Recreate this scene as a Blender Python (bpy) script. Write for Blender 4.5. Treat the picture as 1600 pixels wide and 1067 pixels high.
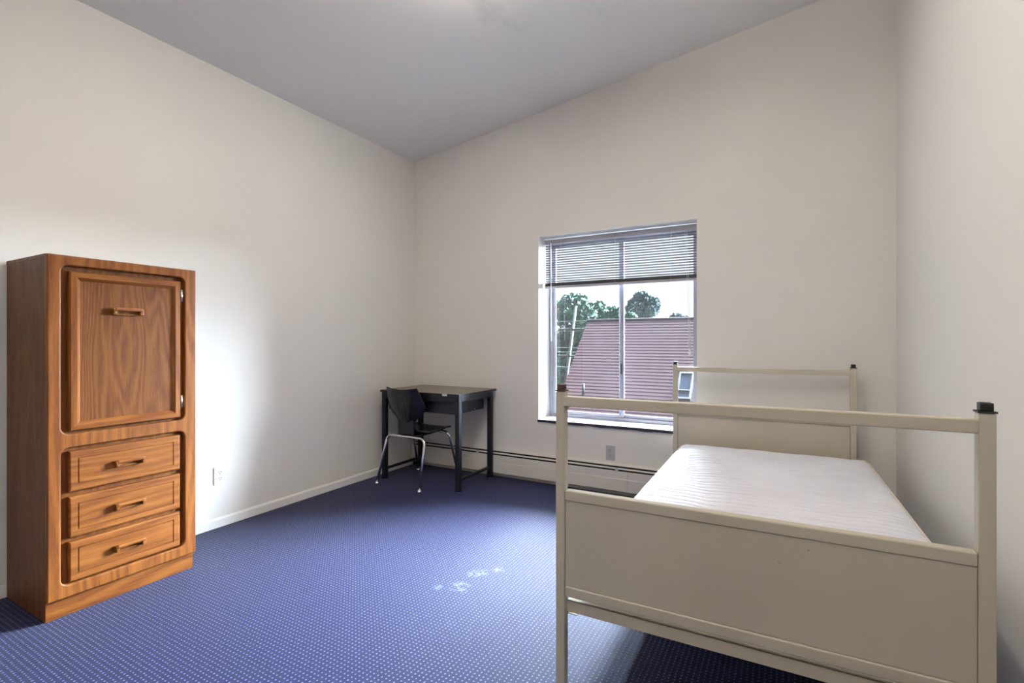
import bpy, bmesh, math, random
import numpy as np
from mathutils import Vector, Matrix

for o in list(bpy.data.objects):
    bpy.data.objects.remove(o, do_unlink=True)
scene = bpy.context.scene
C = scene.collection
PI = math.pi

# ------------------------------------------------------------------ camera, sky, exposure
FPX, CX, CY, YAW, EYE = 768.6, 800.0, 533.5, math.radians(29.1), 1.2
cam_d = bpy.data.cameras.new('camera')
cam_d.sensor_width = 36.0
cam_d.lens = FPX / 1600.0 * 36.0
cam_d.clip_end = 500
cam = bpy.data.objects.new('camera', cam_d)
C.objects.link(cam)
cam.location = (0, 0, EYE)
cam.rotation_euler = (PI / 2, 0, YAW)
scene.camera = cam

SKY = 1.0
world = bpy.data.worlds.new('overcast_sky')
scene.world = world
world.use_nodes = True
wn = world.node_tree
wn.nodes['Background'].inputs['Color'].default_value = (0.95, 0.985, 1.0, 1)
wn.nodes['Background'].inputs['Strength'].default_value = SKY

vs = scene.view_settings
vs.view_transform = 'Standard'
vs.look = 'None'
vs.exposure = 0.24
vs.gamma = 1.0
vs.use_curve_mapping = False

FILL_E, FILL_C = 16.0, (1.0, 0.925, 0.83)  # strength and colour of the added fill lamps

# added soft sun beyond the window wall; boosts the daylight entering the window
sun_d = bpy.data.lights.new('added_sun', 'SUN')
sun_d.energy = 300.0
sun_d.angle = math.radians(70)
sun_d.color = (0.76, 0.87, 1.0)
sun = bpy.data.objects.new('added_sun', sun_d)
C.objects.link(sun)
sun.location = (0, 30, 30)
sun.rotation_euler = Vector((-0.55, -1.0, -0.85)).to_track_quat('-Z', 'Y').to_euler()


# window opening, shared by wall, portal and frame
WX0, WX1, WZ0, WZ1 = -1.842, -0.566, 0.518, 2.092
XL, XR, YB, YR = -3.21, 0.592, 3.779, -1.7      # room: left, right, back and rear wall faces
YO = 4.06                                      # outer face of the back wall

pl = bpy.data.lights.new('window_portal', 'AREA')
pl.shape = 'RECTANGLE'
pl.size = WX1 - WX0
pl.size_y = WZ1 - WZ0
pl.cycles.is_portal = True
po = bpy.data.objects.new('window_portal', pl)
C.objects.link(po)
po.location = ((WX0 + WX1) / 2, YO + 0.01, (WZ0 + WZ1) / 2)
po.rotation_euler = (-PI / 2, 0, 0)            # shines along -Y into the room

# ------------------------------------------------------------------ helpers
def ray(px, py):
    s, c = math.sin(YAW), math.cos(YAW)
    a, b = (px - CX) / FPX, (CY - py) / FPX
    return Vector((-s + c * a, c + s * a, b))

def at_y(px, py, y):
    v = ray(px, py)
    return Vector((0, 0, EYE)) + v * (y / v.y)

def srgb(r, g, b):
    f = lambda c: (c / 255 / 12.92) if c <= 10 else ((c / 255 + 0.055) / 1.055) ** 2.4
    return (f(r), f(g), f(b), 1)

class N:
    """small node-tree writer"""
    def __init__(self, name):
        self.m = bpy.data.materials.new(name)
        self.m.use_nodes = True
        self.t = self.m.node_tree
        self.b = self.t.nodes['Principled BSDF']
        self.out = self.t.nodes['Material Output']
    def n(self, kind, **kw):
        nd = self.t.nodes.new(kind)
        for k, v in kw.items():
            setattr(nd, k, v)
        return nd
    def l(self, a, b):
        self.t.links.new(a, b)
    def put(self, sock, v):
        if isinstance(v, bpy.types.NodeSocket):
            self.l(v, sock)
        else:
            sock.default_value = v
    def math(self, op, a, b=0.0, c=0.0, clamp=False):
        nd = self.n('ShaderNodeMath', operation=op, use_clamp=clamp)
        self.put(nd.inputs[0], a); self.put(nd.inputs[1], b); self.put(nd.inputs[2], c)
        return nd.outputs[0]
    def mix(self, fac, a, b, blend='MIX'):
        nd = self.n('ShaderNodeMix', data_type='RGBA', blend_type=blend)
        self.put(nd.inputs[0], fac); self.put(nd.inputs[6], a); self.put(nd.inputs[7], b)
        return nd.outputs[2]
    def coord(self, scale=(1, 1, 1), loc=(0, 0, 0), rot=(0, 0, 0)):
        tc = self.n('ShaderNodeTexCoord')
        mp = self.n('ShaderNodeMapping')
        mp.inputs['Scale'].default_value = scale
        mp.inputs['Location'].default_value = loc
        mp.inputs['Rotation'].default_value = rot
        self.l(tc.outputs['Object'], mp.inputs['Vector'])
        return mp.outputs['Vector']
    def noise(self, vec, scale, detail=3.0, rough=0.5, dist=0.0):
        nd = self.n('ShaderNodeTexNoise')
        self.l(vec, nd.inputs['Vector'])
        nd.inputs['Scale'].default_value = scale
        nd.inputs['Detail'].default_value = detail
        nd.inputs['Roughness'].default_value = rough
        nd.inputs['Distortion'].default_value = dist
        return nd.outputs['Fac']
    def ramp(self, fac, stops):
        nd = self.n('ShaderNodeValToRGB')
        el = nd.color_ramp.elements
        while len(el) < len(stops):
            el.new(0.5)
        for e, (p, c) in zip(el, stops):
            e.position = p; e.color = c
        self.l(fac, nd.inputs[0])
        return nd.outputs[0]
    def smooth(self, v, lo, hi, a=0.0, b=1.0):
        nd = self.n('ShaderNodeMapRange', interpolation_type='SMOOTHSTEP')
        self.put(nd.inputs['Value'], v)
        nd.inputs['From Min'].default_value = lo; nd.inputs['From Max'].default_value = hi
        nd.inputs['To Min'].default_value = a; nd.inputs['To Max'].default_value = b
        return nd.outputs[0]
    def bump(self, h, strength=0.2, dist=0.002):
        nd = self.n('ShaderNodeBump')
        nd.inputs['Strength'].default_value = strength
        nd.inputs['Distance'].default_value = dist
        self.l(h, nd.inputs['Height'])
        self.l(nd.outputs[0], self.b.inputs['Normal'])
    def set(self, color=None, rough=None, metal=None, spec=None):
        if color is not None: self.put(self.b.inputs['Base Color'], color)
        if rough is not None: self.put(self.b.inputs['Roughness'], rough)
        if metal is not None: self.b.inputs['Metallic'].default_value = metal
        if spec is not None: self.b.inputs['Specular IOR Level'].default_value = spec
        return self.m

def plain(name, col, rough=0.5, metal=0.0, var=0.06, scale=6.0, spec=0.5):
    k = N(name)
    nz = k.noise(k.coord(), scale, 4)
    lo = tuple(max(0, c * (1 - var)) for c in col[:3]) + (1,)
    hi = tuple(min(1, c * (1 + var)) for c in col[:3]) + (1,)
    c = k.ramp(nz, [(0.3, lo), (0.7, hi)])
    return k.set(c, rough, metal, spec)

M = {}
def paint_wall(name, col, var=0.02):
    k = N(name)
    v = k.coord()
    big = k.noise(v, 1.3, 3)
    lo = tuple(c * (1 - var) for c in col) + (1,)
    hi = tuple(c * (1 + var) for c in col) + (1,)
    k.set(k.ramp(big, [(0.3, lo), (0.7, hi)]), 0.55, spec=0.25)
    k.bump(k.noise(v, 160, 3), 0.08, 0.001)
    return k.m
M['wall'] = paint_wall('wall_paint', (0.72, 0.70, 0.665))
M['trim'] = paint_wall('trim_paint', (0.74, 0.73, 0.71))

def ceiling_mat():
    k = N('ceiling_paint')
    v = k.coord()
    base = k.ramp(k.noise(v, 0.9, 4), [(0.3, (0.79, 0.775, 0.75, 1)), (0.7, (0.83, 0.815, 0.79, 1))])
    # faint water marks near the left wall
    st = k.noise(k.coord((3.2, 1.0, 1)), 1.1, 5, 0.6)
    k.set(k.mix(k.smooth(st, 0.62, 0.80, 0, 0.35), base, (0.36, 0.34, 0.32, 1)), 0.8, spec=0.15)
    k.bump(k.noise(v, 90, 4), 0.12, 0.002)
    return k.m
M['ceiling'] = ceiling_mat()

def carpet_mat():
    k = N('blue_dotted_carpet')
    tc = k.n('ShaderNodeTexCoord')
    sx = k.n('ShaderNodeSeparateXYZ')
    k.l(tc.outputs['Object'], sx.inputs[0])
    wob = k.noise(k.coord(), 55, 2)
    w = k.math('MULTIPLY', k.math('SUBTRACT', wob, 0.5), 0.35)
    def cell(ox, oy, kx=1.0, ky=1.0):
        u = k.math('SUBTRACT', k.math('FRACT', k.math('ADD', k.math('DIVIDE', sx.outputs[0], 0.0187), k.math('ADD', w, ox))), 0.5)
        v = k.math('SUBTRACT', k.math('FRACT', k.math('ADD', k.math('DIVIDE', sx.outputs[1], 0.0176), k.math('ADD', w, oy))), 0.5)
        u = k.math('MULTIPLY', u, kx); v = k.math('MULTIPLY', v, ky)
        return k.math('SQRT', k.math('ADD', k.math('MULTIPLY', u, u), k.math('MULTIPLY', v, v)))
    d1 = cell(0.0, 0.0, 1.15, 0.9)
    d2 = cell(0.62, 0.30, 1.0, 1.0)
    fib = k.noise(k.coord(), 420, 3, 0.7)
    fib2 = k.noise(k.coord((1, 1, 1)), 900, 1)
    base = k.ramp(fib, [(0.30, srgb(5, 7, 34)), (0.52, srgb(13, 18, 60)), (0.72, srgb(26, 34, 92))])
    base = k.mix(k.smooth(d2, 0.10, 0.30, 0.75, 0.0), base, srgb(11, 13, 36))
    dot = k.math('MULTIPLY', k.smooth(d1, 0.08, 0.22, 1.0, 0.0), k.smooth(fib2, 0.25, 0.55, 0.55, 1.0))
    col = k.mix(dot, base, srgb(118, 124, 172))
    # worn, whitish spill marks on the open floor
    stain = None
    for (px, py, r) in ((-1.398, 1.985, 0.055), (-1.365, 1.955, 0.030), (-1.385, 2.150, 0.050), (-1.415, 2.115, 0.035), (-1.318, 2.225, 0.035), (-1.485, 1.925, 0.028)):
        dx = k.math('SUBTRACT', sx.outputs[0], px); dy = k.math('SUBTRACT', sx.outputs[1], py)
        dd = k.math('SQRT', k.math('ADD', k.math('MULTIPLY', dx, dx), k.math('MULTIPLY', dy, dy)))
        s = k.smooth(dd, r * 0.2, r * 1.25, 1.0, 0.0)
        stain = s if stain is None else k.math('MAXIMUM', stain, s)
    blot = k.smooth(k.noise(k.coord(), 38, 4, 0.65), 0.44, 0.60)
    col = k.mix(k.math('MULTIPLY', k.math('MULTIPLY', stain, blot), 0.55), col, srgb(112, 119, 150))
    k.set(col, 0.6, spec=0.16)
    k.b.inputs['Sheen Weight'].default_value = 0.08
    k.b.inputs['Sheen Roughness'].default_value = 0.45
    h = k.math('ADD', k.math('MULTIPLY', dot, 0.7), k.math('MULTIPLY', fib, 0.6))
    k.bump(h, 0.35, 0.003)
    return k.m
M['carpet'] = carpet_mat()

def oak(name, axis, tone=1.0, cathedral=0.0, seed=0.0):
    """axis: grain direction 'Y' or 'Z' on a face looking along X"""
    k = N(name)
    a = {'X': 0, 'Y': 1, 'Z': 2}[axis]
    def stretch(along, across):
        s = [across] * 3
        s[a] = along
        return k.coord(tuple(s), (seed, seed * 0.7, seed * 1.3))
    warp = k.noise(stretch(0.75, 5.0), 1.0, 2, 0.45)
    sx = k.n('ShaderNodeSeparateXYZ')
    k.l(k.coord((1, 1, 1), (seed, seed, seed)), sx.inputs[0])
    cross = sx.outputs[1] if axis != 'Y' else sx.outputs[2]
    along = sx.outputs[a]
    ph = k.math('ADD', k.math('MULTIPLY', cross, 44.0), k.math('MULTIPLY', warp, 40.0 if cathedral else 16.0))
    if cathedral:
        ph = k.math('ADD', ph, k.math('MULTIPLY', along, cathedral))
    ring = k.math('ADD', k.math('MULTIPLY', k.math('SINE', k.math('MULTIPLY', ph, 3.0)), 0.5), 0.5)
    pores = k.noise(stretch(14, 420), 1.0, 4, 0.65)
    streak = k.noise(stretch(2.2, 60), 1.0, 3, 0.6)
    f = k.math('ADD', k.math('MULTIPLY', ring, 0.15), k.math('ADD', k.math('MULTIPLY', pores, 0.56), k.math('MULTIPLY', streak, 0.36)))
    t = lambda c: tuple(min(1, x * tone) for x in c[:3]) + (1,)
    col = k.ramp(f, [(0.26, t(srgb(70, 34, 9))), (0.46, t(srgb(112, 61, 20))), (0.72, t(srgb(144, 89, 36)))])
    k.set(col, k.smooth(pores, 0.3, 0.7, 0.50, 0.40), spec=0.28)
    k.bump(pores, 0.08, 0.0006)
    return k.m
M['oak_v'] = oak('oak_vertical_grain', 'Z')
M['oak_h'] = oak('oak_horizontal_grain', 'Y')
M['oak_panel'] = oak('oak_cathedral_panel', 'Z', 0.72, cathedral=1.6, seed=0.37)
M['oak_side'] = oak('shaded_oak_side', 'Z', 0.55, seed=2.1)  # same oak, with the shade of the carcass sides put into its tone
M['oak_liner'] = oak('oak_liner', 'Z', 0.75, seed=4.0)
M['oak_kick'] = oak('oak_toe_kick', 'Y', 0.95, seed=1.4)
M['oak_pull'] = oak('oak_pull', 'Y', 1.05, seed=3.3)
M['brass'] = plain('brass', srgb(190, 150, 80), 0.3, 1.0)
M['steel'] = plain('worn_steel', srgb(200, 198, 195), 0.3, 1.0)
M['chrome'] = plain('chrome', srgb(242, 242, 244), 0.20, 1.0, 0.02)
M['black_metal'] = plain('black_powder_coat', srgb(18, 20, 29), 0.42, 0.0, 0.12, 30, 0.3)
M['black_box'] = plain('black_sheet_steel', srgb(20, 22, 32), 0.4, 0.0, 0.1, 30, 0.3)
M['black_plastic'] = plain('black_plastic', srgb(20, 22, 27), 0.26, 0.0, 0.1, 20)
M['rubber'] = plain('black_rubber', srgb(24, 23, 24), 0.5)
M['brown_cap'] = plain('brown_plastic', srgb(66, 42, 36), 0.4)
M['laminate'] = plain('grey_brown_laminate', srgb(122, 112, 98), 0.42, 0.0, 0.06, 20)
M['white_plate'] = plain('white_plastic_plate', srgb(224, 226, 230), 0.35, 0, 0.01)
M['grey_plate'] = plain('painted_outlet_plate', srgb(178, 177, 175), 0.4, 0, 0.02)
M['slot'] = plain('outlet_slot_dark', srgb(30, 30, 32), 0.6)
M['heater'] = plain('heater_enamel', srgb(214, 210, 203), 0.45, 0, 0.02, 8)
M['heater_dark'] = plain('heater_dark_gap', srgb(20, 18, 20), 0.8)
M['sill'] = plain('white_sill', srgb(232, 232, 236), 0.3, 0, 0.02, 5)
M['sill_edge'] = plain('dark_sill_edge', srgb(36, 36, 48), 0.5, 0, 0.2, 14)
M['aluminium'] = plain('window_aluminium', srgb(150, 148, 158), 0.42, 0.35, 0.05, 12)
M['blind'] = plain('blind_aluminium', srgb(84, 83, 88), 0.5, 0.0, 0.03)
M['blind_rail'] = plain('blind_rail', srgb(168, 166, 174), 0.45, 0.0, 0.03)
M['cord'] = plain('white_cord', srgb(205, 204, 210), 0.6)
M['wand'] = plain('white_wand', srgb(245, 245, 250), 0.25, 0, 0.01)
M['piping'] = plain('mattress_piping', srgb(215, 205, 192), 0.7)

def bed_paint():
    k = N('cream_bed_enamel')
    v = k.coord()
    base = k.ramp(k.noise(v, 3, 3), [(0.3, srgb(186, 178, 160)), (0.7, srgb(194, 186, 168))])
    chips = k.smooth(k.noise(v, 42, 4, 0.7), 0.705, 0.735)
    region = k.smooth(k.noise(v, 4.0, 2), 0.50, 0.62)
    col = k.mix(k.math('MULTIPLY', k.math('MULTIPLY', chips, region), 0.8), base, srgb(96, 74, 66))
    k.set(col, 0.36, spec=0.5)
    return k.m
M['bed'] = bed_paint()
M['bed_seam'] = plain('bed_seam_shadow_gap', srgb(60, 54, 48), 0.7)

def mattress_mat():
    k = N('mattress_ticking')
    v = k.coord()
    weave = k.noise(v, 700, 2)
    k.set(k.ramp(k.noise(v, 4, 3), [(0.3, srgb(220, 221, 229)), (0.7, srgb(230, 231, 238))]), 0.75, spec=0.3)
    k.bump(k.math('ADD', weave, k.math('MULTIPLY', k.noise(v, 28, 3), 1.2)), 0.25, 0.002)
    return k.m
M['mattress'] = mattress_mat()

def glass_mat():
    k = N('hazed_window_glass')
    tr = k.n('ShaderNodeBsdfTransparent'); tr.inputs[0].default_value = (0.95, 0.97, 0.97, 1)
    gl = k.n('ShaderNodeBsdfGlossy'); gl.inputs['Roughness'].default_value = 0.02
    fr = k.n('ShaderNodeFresnel'); fr.inputs[0].default_value = 1.45
    du = k.n('ShaderNodeBsdfTranslucent'); du.inputs[0].default_value = (0.9, 0.93, 0.97, 1)
    m1 = k.n('ShaderNodeMixShader'); m2 = k.n('ShaderNodeMixShader')
    k.l(fr.outputs[0], m1.inputs[0]); k.l(tr.outputs[0], m1.inputs[1]); k.l(gl.outputs[0], m1.inputs[2])
    glare_haze = k.smooth(k.noise(k.coord(), 3.0, 4), 0.3, 0.8, 0.0007, 0.0014)  # outdoor glare haze, mixed into the pane as faint translucency
    k.l(glare_haze, m2.inputs[0]); k.l(m1.outputs[0], m2.inputs[1]); k.l(du.outputs[0], m2.inputs[2])
    k.l(m2.outputs[0], k.out.inputs['Surface'])
    return k.m
M['glass'] = glass_mat()

def shingle_mat():
    k = N('mauve_asphalt_shingle')
    v = k.coord()
    a = k.noise(v, 0.5, 3); b = k.noise(k.coord((1, 6, 6)), 3.0, 3, 0.6)
    f = k.math('ADD', k.math('MULTIPLY', a, 0.5), k.math('MULTIPLY', b, 0.5))
    c = k.ramp(f, [(0.32, srgb(38, 24, 26)), (0.68, srgb(52, 37, 41))])
    k.set(c, 0.9, spec=0.1)
    return k.m
M['shingle'] = shingle_mat()
M['house_wall'] = plain('far_brick_wall', srgb(56, 36, 32), 0.9)
M['far_glass'] = plain('far_window_glass', srgb(30, 36, 48), 0.15)
M['far_trim'] = plain('far_white_trim', srgb(22, 21, 26), 0.6)
M['pipe'] = plain('vent_pipe_dark', srgb(6, 5, 5), 0.7)
M['bark'] = plain('tree_bark', srgb(58, 56, 52), 0.9, 0, 0.2, 3)
def leaf_mat(name, lo, hi):
    k = N(name)
    k.set(k.ramp(k.noise(k.coord(), 1.1, 3), [(0.3, lo), (0.7, hi)]), 0.7, spec=0.2)
    return k.m
M['leaf'] = leaf_mat('leaf_teal_green', srgb(30, 58, 46), srgb(48, 80, 66))
M['leaf_far'] = leaf_mat('leaf_far_bluegreen', srgb(40, 56, 60), srgb(54, 70, 72))
M['pole'] = plain('weathered_pole', srgb(24, 30, 29), 0.8, 0, 0.1, 2)
M['wire'] = plain('pale_wire', srgb(84, 90, 88), 0.6)
M['ground'] = plain('yard_grass', srgb(74, 78, 56), 0.95, 0, 0.2, 0.3)

class MB:
    def __init__(self):
        self.bm = bmesh.new()
    def _merge(self, b2, mat=None):
        me = bpy.data.meshes.new('tmp')
        b2.to_mesh(me); b2.free()
        if mat is not None:
            me.transform(mat)
        self.bm.from_mesh(me)
        bpy.data.meshes.remove(me)
    def box(self, x0, x1, y0, y1, z0, z1, bevel=0.0, seg=2, mat=None):
        b = bmesh.new()
        bmesh.ops.create_cube(b, size=1.0)
        for v in b.verts:
            v.co = Vector(((x0 + x1) / 2 + v.co.x * (x1 - x0), (y0 + y1) / 2 + v.co.y * (y1 - y0), (z0 + z1) / 2 + v.co.z * (z1 - z0)))
        if bevel > 0:
            bmesh.ops.bevel(b, geom=list(b.edges), offset=bevel, segments=seg, profile=0.5, affect='EDGES')
        self._merge(b, mat)
        return self
    def tube(self, pts, r, n=10, cap=True):
        pts = [Vector(p) for p in pts]
        rs = r if isinstance(r, (list, tuple)) else [r] * len(pts)
        rings = []
        up = Vector((0, 0, 1))
        prev = None
        for i, p in enumerate(pts):
            t = (pts[min(i + 1, len(pts) - 1)] - pts[max(i - 1, 0)]).normalized()
            if prev is None:
                s = t.cross(up)
                if s.length < 1e-3:
                    s = t.cross(Vector((1, 0, 0)))
            else:
                s = prev - t * prev.dot(t)
            s.normalize(); prev = s
            u = s.cross(t)
            rings.append([self.bm.verts.new(p + (s * math.cos(2 * PI * j / n) + u * math.sin(2 * PI * j / n)) * rs[i]) for j in range(n)])
        for a, b in zip(rings, rings[1:]):
            for j in range(n):
                f = self.bm.faces.new((a[j], b[j], b[(j + 1) % n], a[(j + 1) % n]))
                f.smooth = True
        if cap:
            self.bm.faces.new(list(reversed(rings[0]))); self.bm.faces.new(rings[-1])
        return self
    def poly_prism(self, poly, y0, y1):
        """poly of (x, z) swept along y"""
        a = [self.bm.verts.new((x, y0, z)) for x, z in poly]
        b = [self.bm.verts.new((x, y1, z)) for x, z in poly]
        n = len(poly)
        self.bm.faces.new(a); self.bm.faces.new(list(reversed(b)))
        for i in range(n):
            self.bm.faces.new((a[i], b[i], b[(i + 1) % n], a[(i + 1) % n]))
        return self
    def face(self, pts, smooth=False):
        f = self.bm.faces.new([self.bm.verts.new(p) for p in pts]); f.smooth = smooth
        return self
    def build(self, name, mat, parent=None, recalc=True):
        if recalc:
            bmesh.ops.recalc_face_normals(self.bm, faces=list(self.bm.faces))
        me = bpy.data.meshes.new(name)
        self.bm.to_mesh(me); self.bm.free()
        me.materials.append(mat)
        o = bpy.data.objects.new(name, me)
        C.objects.link(o)
        if parent is not None:
            o.parent = parent
        return o

def tag(o, label, cat=None, group=None, kind=None):
    o['label'] = label
    if cat: o['category'] = cat
    if group: o['group'] = group
    if kind: o['kind'] = kind
    return o

def thing(name, label, cat, loc=(0, 0, 0), rotz=0.0, group=None):
    o = bpy.data.objects.new(name, None)
    C.objects.link(o)
    o.empty_display_size = 0.1
    o.location = loc
    o.rotation_euler = (0, 0, rotz)
    return tag(o, label, cat, group)

def struct(o, label):
    o['kind'] = 'structure'
    o['label'] = label
    return o

def again(o, name, parent, loc=None):
    c = bpy.data.objects.new(name, o.data)
    C.objects.link(c)
    c.parent = parent
    if loc is not None:
        c.location = loc
    return c

def rounded_rect(x0, x1, y0, y1, r, n=6):
    pts = []
    for cx, cy, a0 in ((x1 - r, y1 - r, 0), (x0 + r, y1 - r, 90), (x0 + r, y0 + r, 180), (x1 - r, y0 + r, 270)):
        for i in range(n + 1):
            a = math.radians(a0 + 90 * i / n)
            pts.append((cx + r * math.cos(a), cy + r * math.sin(a)))
    return pts

def plate(name, loops, half, bevel, mat, parent, xmid):
    """flat plate in the Y-Z plane with holes and rounded edges, facing +X"""
    cu = bpy.data.curves.new('tmp', 'CURVE')
    cu.dimensions = '2D'; cu.fill_mode = 'BOTH'
    cu.extrude = half - bevel; cu.bevel_depth = bevel; cu.bevel_resolution = 3; cu.offset = -bevel
    for lp in loops:
        sp = cu.splines.new('POLY')
        sp.points.add(len(lp) - 1)
        for p, (y, z) in zip(sp.points, lp):
            p.co = (y, z, 0, 1)
        sp.use_cyclic_u = True
    tmp = bpy.data.objects.new('tmp', cu)
    C.objects.link(tmp)
    dg = bpy.context.evaluated_depsgraph_get()
    me = bpy.data.meshes.new_from_object(tmp.evaluated_get(dg))
    bpy.data.objects.remove(tmp, do_unlink=True)
    bpy.data.curves.remove(cu)
    me.transform(Matrix(((0, 0, 1, xmid), (1, 0, 0, 0), (0, 1, 0, 0), (0, 0, 0, 1))))
    me.materials.clear(); me.materials.append(mat)
    me.name = name
    o = bpy.data.objects.new(name, me)
    C.objects.link(o); o.parent = parent
    return o

# ------------------------------------------------------------------ the room
def ceil_z(x):
    return 2.969 + 0.1333 * (x - XL)

T = 0.15
mb = MB(); mb.box(XL - T, XR + T, YR - T, YO, -0.2, 0.0)
floor = struct(mb.build('floor', M['carpet']), 'blue carpet with rows of pale dots')

mb = MB(); mb.box(XL - T, XL, YR - T, YO, 0.0, 3.2)
struct(mb.build('wall_left', M['wall']), 'off white painted side wall behind the wardrobe')
mb = MB(); mb.box(XR, XR + T, YR - T, YO, 0.0, 3.8)
struct(mb.build('wall_right', M['wall']), 'off white painted side wall beside the bed')
mb = MB(); mb.box(XL, XR, YR - T, YR, 0.0, 3.75)
struct(mb.build('wall_rear', M['wall']), 'off white painted wall opposite the window')

def wall_with_hole():
    mb = MB(); bm = mb.bm
    def ring(y):
        o = [bm.verts.new(p) for p in ((XL, y, 0), (XR, y, 0), (XR, y, 3.75), (XL, y, 3.2))]
        h = [bm.verts.new(p) for p in ((WX0, y, WZ0), (WX1, y, WZ0), (WX1, y, WZ1), (WX0, y, WZ1))]
        return o, h
    o1, h1 = ring(YB); o2, h2 = ring(YO)
    for i in range(4):
        j = (i + 1) % 4
        bm.faces.new((o1[i], o1[j], h1[j], h1[i]))
        bm.faces.new((o2[j], o2[i], h2[i], h2[j]))
        bm.faces.new((h1[i], h1[j], h2[j], h2[i]))
        bm.faces.new((o1[j], o1[i], o2[i], o2[j]))
    return mb.build('wall_back', M['wall'])
struct(wall_with_hole(), 'off white painted wall with the window')

mb = MB()
mb.poly_prism([(XL - T, ceil_z(XL - T)), (XR + T, ceil_z(XR + T)), (XR + T, ceil_z(XR + T) + 0.12), (XL - T, ceil_z(XL - T) + 0.12)], YR - T, YO)
struct(mb.build('ceiling', M['ceiling']), 'grey white ceiling sloping up from the wardrobe wall')

mb = MB()
mb.poly_prism([(XL, 0.0), (XL + 0.013, 0.0), (XL + 0.013, 0.050), (XL + 0.006, 0.062), (XL, 0.062)], YR, 3.715)
struct(mb.build('baseboard_left', M['trim']), 'low white baseboard along the wardrobe wall')
mb = MB()
mb.poly_prism([(XR, 0.0), (XR - 0.013, 0.0), (XR - 0.013, 0.050), (XR - 0.006, 0.062), (XR, 0.062)], YR, 3.715)
struct(mb.build('baseboard_right', M['trim']), 'low white baseboard along the bed wall')
mb = MB(); mb.box(XL + 0.013, XR - 0.013, YR, YR + 0.013, 0, 0.06, 0.003)
struct(mb.build('baseboard_rear', M['trim']), 'low white baseboard along the rear wall')

# ------------------------------------------------------------------ window
def make_window():
    mb = MB()
    y0, y1 = 3.992, 4.045
    fx0, fx1, fz0, fz1 = WX0, WX1, 0.540, WZ1
    w = 0.034
    mb.box(fx0, fx0 + w, y0, y1, fz0, fz1, 0.002); mb.box(fx1 - w, fx1, y0, y1, fz0, fz1, 0.002)
    mb.box(fx0 + w, fx1 - w, y0, y1, fz0, fz0 + 0.026, 0.002); mb.box(fx0 + w, fx1 - w, y0, y1, fz1 - w, fz1, 0.002)
    win = mb.build('window_1', M['aluminium'])
    struct(win, 'aluminium sliding window with two panes')
    mid = -1.192
    def sash(x0, x1, ya, yb, name):
        s = MB(); t = 0.026
        z0, z1 = fz0 + 0.026, fz1 - w
        s.box(x0, x0 + t, ya, yb, z0, z1, 0.0015); s.box(x1 - t, x1, ya, yb, z0, z1, 0.0015)
        s.box(x0 + t, x1 - t, ya, yb, z0, z0 + t, 0.0015); s.box(x0 + t, x1 - t, ya, yb, z1 - t, z1, 0.0015)
        o = s.build(name, M['aluminium'], win)
        g = MB(); g.box(x0 + t, x1 - t, (ya + yb) / 2 - 0.002, (ya + yb) / 2 + 0.002, z0 + t, z1 - t)
        g.build('pane', M['glass'], o)
        return o
    a = sash(fx0 + w, mid + 0.024, 4.000, 4.016, 'sash')
    b = sash(mid - 0.024, fx1 - w, 4.020, 4.036, 'sash')
    h = MB(); h.box(mid - 0.004, mid + 0.006, 3.990, 4.001, 0.93, 1.02, 0.002)
    h.build('pull_handle', M['sill_edge'], a)
    h = MB(); h.box(fx1 - w - 0.012, fx1 - w + 0.002, 4.008, 4.022, 0.83, 0.89, 0.002)
    h.build('latch', M['aluminium'], b)
    s = MB(); s.box(WX0 - 0.006, WX1 + 0.006, YB - 0.010, YB - 0.0002, WZ0, 0.540, 0.0015)
    s.box(WX0, WX1, YB - 0.0004, YO - 0.01, WZ0, 0.540)
    sill = s.build('window_sill', M['sill'], win)
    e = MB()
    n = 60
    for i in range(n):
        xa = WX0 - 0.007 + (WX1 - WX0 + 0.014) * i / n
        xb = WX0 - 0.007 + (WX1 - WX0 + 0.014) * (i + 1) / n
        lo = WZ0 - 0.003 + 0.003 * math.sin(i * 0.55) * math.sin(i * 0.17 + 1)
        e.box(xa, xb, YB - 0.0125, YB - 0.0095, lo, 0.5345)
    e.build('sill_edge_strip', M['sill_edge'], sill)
make_window()

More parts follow.
